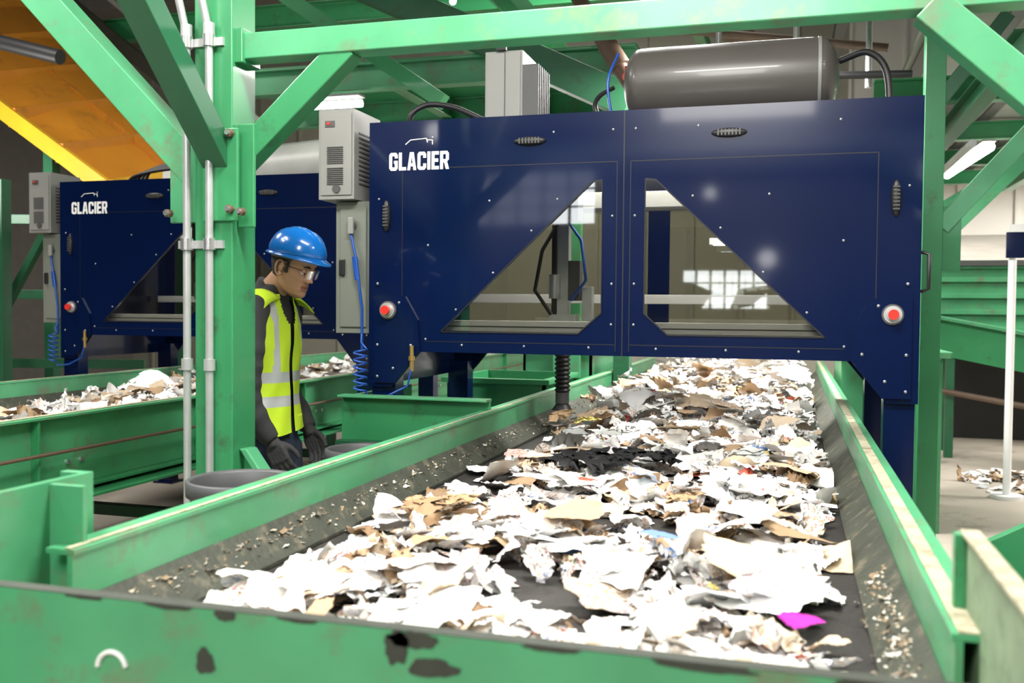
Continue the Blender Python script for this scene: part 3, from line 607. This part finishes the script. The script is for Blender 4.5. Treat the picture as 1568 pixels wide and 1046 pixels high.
# ------------------------------------------------------------ worker
SKIN=pmat('skin',(.44,.235,.14),.5,var=.12,scale=25,bump=.1,bscale=300); LIP=pmat('lip',(.30,.12,.085),.45)
HAIR=pmat('dark_hair',(.012,.009,.007),.6,var=.4,scale=120,bump=.6,bscale=400)
SHIRT=pmat('charcoal_fabric',(.038,.038,.040),.9,var=.2,scale=8,bump=.25,bscale=9)
JEAN=pmat('navy_denim',(.02,.03,.055),.85,var=.3,scale=30,bump=.2,bscale=10)
HIVIS=pmat('hi_vis_yellow',(.60,.84,.03),.65,var=.05,scale=6); SILVER=pmat('reflective_tape',(.50,.52,.52),.4,var=.05)
HELM=pmat('blue_hard_hat',(.004,.14,.50),.22,var=.05,coat=.5); EYEW=pmat('eye_white',(.7,.68,.65),.2,var=.02)
BOOT=pmat('boot_leather',(.05,.035,.025),.6); GLOVE=pmat('dark_glove',(.03,.03,.032),.8,bump=.4)
man=empty('warehouse_worker')
def ringe(cx,cy,z,a,bb,n=40,p=1.):
    out=[]
    for k in range(n):
        t=2*math.pi*k/n; c=math.cos(t);s=math.sin(t); out.append((cx+a*math.copysign(abs(c)**p,c),cy+bb*math.copysign(abs(s)**p,s),z))
    return out
def remesh(b,name,vox,sm,mats):
    o=b.obj(name,0,None,0); md=o.modifiers.new('r','REMESH'); md.mode='VOXEL'; md.voxel_size=vox
    s=o.modifiers.new('s','SMOOTH'); s.iterations=sm; s.factor=.6
    dg=bpy.context.evaluated_depsgraph_get(); me=bpy.data.meshes.new_from_object(o.evaluated_get(dg)); bpy.data.objects.remove(o)
    me.materials.clear()
    for m in mats: me.materials.append(m)
    for p in me.polygons: p.use_smooth=True; p.material_index=0
    me.name=name; o=bpy.data.objects.new(name,me); scene.collection.objects.link(o); o.parent=man; return o
TOR=[(.84,-.03,.105,.160),(.90,-.03,.107,.165),(.98,-.03,.104,.160),(1.08,-.03,.100,.148),(1.2,-.03,.106,.155),(1.3,-.03,.110,.168),(1.38,-.030,.106,.172),(1.44,-.028,.092,.150),(1.48,-.020,.078,.115),(1.515,-.007,.064,.078),(1.55,.012,.055,.058)]
b=MB(); b.loft([ringe(c,0,z,a,w,40,.85) for z,c,a,w in TOR],SHIRT)
for s in(-1,1):
    dx=.036 if s<0 else -.085
    pts=[(-.01,s*.10,1.44),(-.004+dx*.4,s*.165,1.44),(.0+dx*.6,s*.212,1.405),(.002+dx,s*.242,1.30),(.0+dx,s*.254,1.18),(.0+dx,s*.256,1.10),(.020+dx*.8,s*.246,1.05),(.06+dx*.5,s*.220,.985),(.10+dx*.4,s*.195,.925)]
    rr=[.06,.068,.070,.066,.060,.058,.055,.047,.037]
    P=[];R=[]
    for i in range(len(pts)-1):
        for q in range(6):
            t=q/6; P.append(Vector(pts[i]).lerp(Vector(pts[i+1]),t)); zz_=P[-1].z
            wr=.0035*math.sin(zz_*95+s) * (1 if 1.0<zz_<1.35 else .3); R.append(rr[i]*(1-t)+rr[i+1]*t+wr)
    P.append(Vector(pts[-1]));R.append(rr[-1])
    b.tube(P,R,SHIRT,20)
remesh(b,'shirt_body',.010,3,[SHIRT])
b=MB(); b.loft([ringe(-.02,0,z,a,w,40,.9) for z,a,w in[(.78,.098,.15),(.86,.108,.16),(.94,.105,.16),(1.0,.098,.15)]],JEAN)
for s in(-1,1): b.tube([(-.01,s*.085,.88),(.0,s*.09,.70),(.01,s*.095,.50),(-.01,s*.097,.32),(-.01,s*.098,.12),(-.01,s*.098,.06)],[.095,.088,.066,.062,.055,.06],JEAN,20)
remesh(b,'trousers',.012,4,[JEAN])
b=MB()
for s in(-1,1):
    b.loft([[(x,s*.098+y*wd,z) for x,y in[(-.08,-1),(-.09,-.5),(-.09,.5),(-.08,1),(.05,1.05),(.12,.9),(.17,.35),(.17,-.35),(.12,-.9),(.05,-1.05)]] for z,wd in((0,.045),(.03,.046))],BLACK,smooth=False)
    b.loft([[(x*kx+cx,s*.098+y*wd,z) for x,y in[(-.08,-1),(-.09,-.5),(-.09,.5),(-.08,1),(.05,1.05),(.12,.9),(.165,.35),(.165,-.35),(.12,-.9),(.05,-1.05)]] for z,wd,kx,cx in((.03,.043,1,0),(.06,.042,.97,0),(.085,.038,.8,-.02),(.11,.036,.52,-.02),(.17,.04,.5,-.01))],BOOT)
b.obj('boots',0,man,0)
b=MB(); zz=np.linspace(.935,1.535,110); T=np.array(TOR)
n=140
def tp(z): return [np.interp(z,T[:,0],T[:,k]) for k in(1,2,3)]
vs=[]
for z in zz:
    c,a,w=tp(z); flare=.004+.012*max(0,(1.15-z)/.2)
    for k in range(n):
        t=2*math.pi*k/n; c0=math.cos(t);s0=math.sin(t); wr=.0028*math.sin(5*t+z*19)+.0018*math.sin(9*t-z*27)
        off=.013+flare+wr; offs=off-.004*abs(s0)
        vs.append((c+(a+off)*math.copysign(abs(c0)**.85,c0),(w+offs)*math.copysign(abs(s0)**.85,s0),z+.008*math.sin(3*t)*(1 if z<1 else 0)))
for j in range(len(zz)-1):
    z=zz[j]
    for k in range(n):
        t=(2*math.pi*(k+.5)/n+math.pi)%(2*math.pi)-math.pi
        y=vs[j*n+k][1]
        if z>1.36 and abs(t)<(z-1.36)*3.2: continue
        if z<1.37 and abs(t)<.025: continue
        if z>1.505: continue
        m=HIVIS
        if 1.140<z<1.185 or 1.040<z<1.085: m=SILVER
        elif z>1.185 and .085<abs(y)<.115 and abs(t)<1.2: m=SILVER
        b.add([vs[j*n+k],vs[j*n+(k+1)%n],vs[(j+1)*n+(k+1)%n],vs[(j+1)*n+k]],[(0,1,2,3)],m,True)
vo=b.obj('safety_vest',0,man,0)
bm=bmesh.new(); bm.from_mesh(vo.data); bmesh.ops.remove_doubles(bm,verts=bm.verts,dist=.0003); bmesh.ops.recalc_face_normals(bm,faces=bm.faces); bm.to_mesh(vo.data); bm.free()
b=MB()
for s in(-1,1):
    rings=[]
    for k in range(9):
        t=k/8; y=s*(.07+.155*t); z=1.530-.012*t-.05*t*t; rings.append([(x-.005,y,z-abs(x+.008)**2*4.5) for x in np.linspace(-.105,.085,12)])
    vs=[p for r in rings for p in r]; b.add(vs,[(i*12+k,i*12+k+1,(i+1)*12+k+1,(i+1)*12+k) for i in range(8) for k in range(11)],HIVIS,True)
so=b.obj('vest_shoulders',0,man,0); sd=so.modifiers.new('s','SOLIDIFY'); sd.thickness=.006
def hand(s):
    dx=.014 if s<0 else -.034
    b=MB(); O=Vector((.10+dx,s*.195,.925)); D=Vector((.45,0,-.89)).normalized(); S=Vector((0,-s,0)); Nn=Vector((.89,0,.45))
    W=lambda d,u,v:O+D*d+Nn*u+S*v
    b.tube([W(-.03,0,0),W(.0,0,0),W(.03,0,0)],[.030,.027,.026],GLOVE,14)
    for k in range(5): u=-.03+.015*k; b.tube([W(.01,u*.6,0),W(.05,u,0),W(.095,u*1.05,.003)],[.014,.015,.012],GLOVE,10)
    for u,l in((-.034,.058),(-.012,.072),(.011,.078),(.033,.07)):
        b.tube([W(.09,u,.003),W(.09+l*.42,u,.012),W(.09+l*.72,u*.98,.030),W(.09+l*.86,u*.96,.05)],[.0105,.0098,.009,.0075],GLOVE,10)
    b.tube([W(.03,.03,.005),W(.055,.052,.018),W(.085,.062,.028),W(.11,.062,.035)],[.014,.0125,.011,.009],GLOVE,10)
    remesh(b,'gloved_hand',.0042,2,[GLOVE])
hand(-1); hand(1)
HC=Vector((.105,0,1.625)); HR=Matrix.Rotation(math.radians(-8),3,'Z')@Matrix.Rotation(math.radians(22),3,'Y')
hw_=lambda p:HC+HR@Vector(p)
b=MB(); b.tube([(-.015,0,1.47),(.01,0,1.53),hw_((-.03,0,-.06)),hw_((-.025,0,0))],[.062,.056,.054,.05],SKIN,24); b.obj('neck',0,man,0)
b=MB(); b.tube([(-.018,0,1.50),(-.006,0,1.525),(.002,0,1.55),(.0,0,1.535)],[.085,.068,.061,.057],SHIRT,28,False); b.obj('collar',0,man,0)
TB=np.array([(-.120,.060,.030,.012),(-.113,.078,.005,.030),(-.100,.086,-.015,.044),(-.08,.086,-.045,.054),(-.055,.084,-.070,.061),(-.02,.083,-.087,.068),(0,.082,-.094,.071),(.02,.087,-.099,.074),(.04,.091,-.101,.077),(.07,.087,-.098,.076),(.095,.070,-.082,.066),(.112,.042,-.055,.045),(.122,.004,-.02,.010)])
def hp(z): return [np.interp(z,TB[:,0],TB[:,k]) for k in(1,2,3)]
g=lambda x,s:math.exp(-(x/s)**2)
NT=96; ZL=np.linspace(-.120,.122,90); b=MB(); hv=[]
for z in ZL:
    f,bk,w=hp(z); c=(f+bk)/2-.005
    for k in range(NT):
        t=2*math.pi*k/NT; ct=math.cos(t);st=math.sin(t)
        x=c+((f-c) if ct>0 else (c-bk))*math.copysign(abs(ct)**.85,ct); y=w*math.copysign(abs(st)**.92,st)
        if ct>0:
            nose=0
            if -.045<z<.02: nose=.030*min(1,(.02-z)/.052)*(1 if z>-.032 else max(0,(z+.045)/.013))
            x+=nose*g(y,.010+.006*min(1,max(0,(.0-z)/.03)))
            x+=.007*g(y,.022)*(g(z+.060,.006)+g(z+.074,.006)) -.003*g(y,.026)*g(z+.067,.0025)
            x+=.006*g(y,.02)*g(z+.102,.012); x-=.009*g(abs(y)-.031,.014)*g(z-.002,.012); x+=.006*g(abs(y)-.028,.02)*g(z-.024,.008)
            x+=.004*g(abs(y)-.045,.015)*g(z+.03,.015)
        hv.append(hw_((x,y,z)))
for j in range(len(ZL)-1):
    for k in range(NT):
        f=(j*NT+k,j*NT+(k+1)%NT,(j+1)*NT+(k+1)%NT,(j+1)*NT+k)
        z=ZL[j]; a=2*math.pi*(k+.5)/NT; y=hp(z)[2]*math.sin(a)
        b.f.append(list(f)); b.mi.append(b.m(LIP if (math.cos(a)>0 and abs(y)<.022 and -.078<z<-.057) else SKIN)); b.sm.append(True)
b.v=[tuple(v) for v in hv]
b.f.append(list(range(NT))[::-1]); b.mi.append(0); b.sm.append(True)
b.obj('head',0,man,0)
b=MB()
for s in(-1,1):
    b.ell(hw_((.0715,s*.031,.0)),(.0115,.0125,.0115),EYEW,16,10,HR); b.ell(hw_((.0815,s*.031,-.004)),(.003,.0055,.0055),HAIR,12,8,HR)
    b.ell(hw_((.0725,s*.031,.0035)),(.0125,.0145,.0105),SKIN,16,10,HR)
    b.tube([hw_((.091,s*.014,.021)),hw_((.092,s*.028,.027)),hw_((.083,s*.048,.023))],[.003,.0042,.002],HAIR,8)
    b.ell(hw_((.094,s*.012,-.034)),(.011,.0065,.007),SKIN,12,8,HR)
    pts=[hw_((-.008+.017*math.cos(a)-.004*math.sin(a),s*(.074+.009*(1-math.cos(a))*.5+.002),-.012+.03*math.sin(a))) for a in np.linspace(0.3,5.6,18)]
    b.tube(pts,.0048,SKIN,8); b.ell(hw_((-.008,s*.074,-.010)),(.013,.006,.024),SKIN,14,8,HR); b.ell(hw_((-.003,s*.077,-.036)),(.008,.005,.009),SKIN,10,6,HR)
b.obj('face_features',0,man,0)
b=MB(); SG=glassmat('clear_safety_lens',(.95,.96,.96),.0)
vs=[hw_((.104-.9*y*y*6,y,z)) for z in(.014,-.022) for y in np.linspace(-.056,.056,17)]
b.add(vs,[(k,k+1,k+18,k+17) for k in range(16)],SG,True)
for s in(-1,1): b.tube([hw_((.086,s*.056,.010)),hw_((.04,s*.076,.008)),hw_((-.012,s*.080,.010))],.0020,BLACK,6)
b.obj('safety_glasses',0,man,0)
b=MB(); hb=[]
for z in ZL:
    f,bk,w=hp(z); c=(f+bk)/2-.005
    for k in range(NT):
        t=2*math.pi*k/NT; ct=math.cos(t);st=math.sin(t)
        x=c+((f-c+.007) if ct>0 else (c-bk+.008))*math.copysign(abs(ct)**.85,ct); y=(w+.005)*math.copysign(abs(st)**.92,st); hb.append((x,y,z))
for j in range(len(ZL)-1):
    for k in range(NT):
        x,y,z=hb[j*NT+k]
        if z>.055 or (x<-.028 and z>-.055) or (x<.022 and z>.018) or (abs(x-.016)<.008 and z>-.025):
            b.add([hw_(hb[i]) for i in(j*NT+k,j*NT+(k+1)%NT,(j+1)*NT+(k+1)%NT,(j+1)*NT+k)],[(0,1,2,3)],HAIR,True)
b.obj('hair',0,man,0)
b=MB(); rings=[]; n=64
prof=[(0,.118,.098),(.01,.1265,.1065),(.03,.125,.105),(.05,.118,.099),(.07,.106,.09),(.088,.088,.075),(.102,.064,.055),(.111,.038,.033),(.115,.012,.01)]
HT=Matrix.Rotation(math.radians(-10),3,'Y')
def hh_(p): v=Vector(p)-Vector((0,0,.05)); return hw_(HT@v+Vector((0,0,.05)))
for dz,a,w in prof:
    ring=[]
    for k in range(n):
        t=2*math.pi*k/n; y=w*math.sin(t); rib=.005*(g(y,.010)+.8*g(abs(y)-.035,.008))*min(1,dz/.05)
        ring.append(hh_((-.004+a*math.cos(t),y,.045+dz+rib)))
    rings.append(ring)
b.loft(rings,HELM)
out=[];inn=[];o2=[]
for k in range(n):
    t=2*math.pi*k/n; fr=max(0,math.cos(t))**2; e=.010+.026*fr
    inn.append(hh_((-.004+.120*math.cos(t),.100*math.sin(t),.053))); out.append(hh_((-.004+(.125+e)*math.cos(t),(.106+.010)*math.sin(t),.043-.010*fr))); o2.append(hh_((-.004+(.125+e)*math.cos(t),(.106+.010)*math.sin(t),.038-.010*fr)))
in2=[hh_((-.004+.11*math.cos(2*math.pi*k/n),.09*math.sin(2*math.pi*k/n),.043)) for k in range(n)]
b.loft([inn,out,o2,in2],HELM,False)
b.tube([hh_((-.005+.104*math.cos(a),.083*math.sin(a),.036)) for a in np.linspace(1.2,5.08,24)],.008,BLACK,8)
b.ell(hw_((-.112,0,.015)),(.012,.022,.018),BLACK,14,8,HR)
b.obj('hard_hat',0,man,0)
man.location=(-2.085,3.56,0.0)
# ------------------------------------------------------------ lights
def area(name,loc,size,e,rot=(0,0,0),sy=None,col=(1,.97,.92)):
    l=bpy.data.lights.new(name,'AREA'); l.energy=e; l.size=size; l.color=col
    if sy: l.shape='RECTANGLE'; l.size_y=sy
    o=bpy.data.objects.new(name,l); scene.collection.objects.link(o); o.location=(loc[0],loc[1],loc[2]+H); o.rotation_euler=rot; return o
area('led_bay_conveyor',(-.5,2.1,2.4),1.4,190,sy=.4)
area('fill_behind',(-.6,-1.6,2.6),1.6,210,(math.radians(40),0,0))  # added fill behind the camera, brightens the front faces
area('fill_left',(-3.8,2.2,2.5),1.0,180)  # added fill above the left conveyor, no fixture modelled
area('fill_right_back',(4.6,9,2.1),1.5,330)  # added fill kept out of view, lights the right background
area('fill_right_far',(6.0,14.5,2.0),1.5,480,(math.radians(15),math.radians(20),0))  # added fill out of frame, brightens the far right hall
area('fill_mid_back',(-1.6,8.5,4.4),1.5,240)  # added fill raising the upper background
area('fill_under_mezzanine',(-2.8,8.2,1.65),1.2,60)  # added fill under the platform, separate from the fluorescent tubes
area('fill_back_wall',(-4,14,4.0),2,330,(math.radians(20),0,0))  # added fill near the back wall to brighten it
area('fill_over_belt',(-.4,6.5,1.7),1.0,260,(0,0,0))  # added fill brightening the paper pile beyond the machine
area('fill_right',(2.2,2.6,2.4),.8,110)  # added fill off to the right, no fixture modelled
area('fill_far_left',(-6.8,5.6,1.0),1.0,70,(math.radians(130),0,math.radians(10)))  # added fill tilted upwards at the far left
area('fill_left_back',(-6.0,4.6,3.4),1.2,150)  # added fill high over the left background
area('enclosure_light',(-.7,4.75,.84),1.8,40,sy=.2)
area('enclosure_light.001',(-3.79,6.21,.84),1.8,32,sy=.2)
area('fill_post',(-2.9,.6,2.1),.6,40)  # added fill for the post and the worker
w=bpy.data.worlds.new('w'); scene.world=w; w.use_nodes=True; w.node_tree.nodes['Background'].inputs[0].default_value=(.6,.65,.7,1); w.node_tree.nodes['Background'].inputs[1].default_value=.3
# ------------------------------------------------------------ camera
cam=bpy.data.cameras.new('camera'); co=bpy.data.objects.new('camera',cam); scene.collection.objects.link(co); scene.camera=co
cam.lens=36*1465/1568; cam.sensor_width=36; cam.clip_end=100
yaw=math.radians(16.25); p=math.radians(1.88)
fw=Vector((-math.sin(yaw)*math.cos(p),math.cos(yaw)*math.cos(p),-math.sin(p)))
q=fw.to_track_quat('-Z','Y')@Quaternion((0,0,1),math.radians(.5)); co.rotation_mode='QUATERNION'; co.rotation_quaternion=q; co.location=(0,0,H)
cam.dof.use_dof=True; cam.dof.focus_distance=4.0; cam.dof.aperture_fstop=3.2
scene.view_settings.view_transform='Standard'; scene.view_settings.exposure=.0
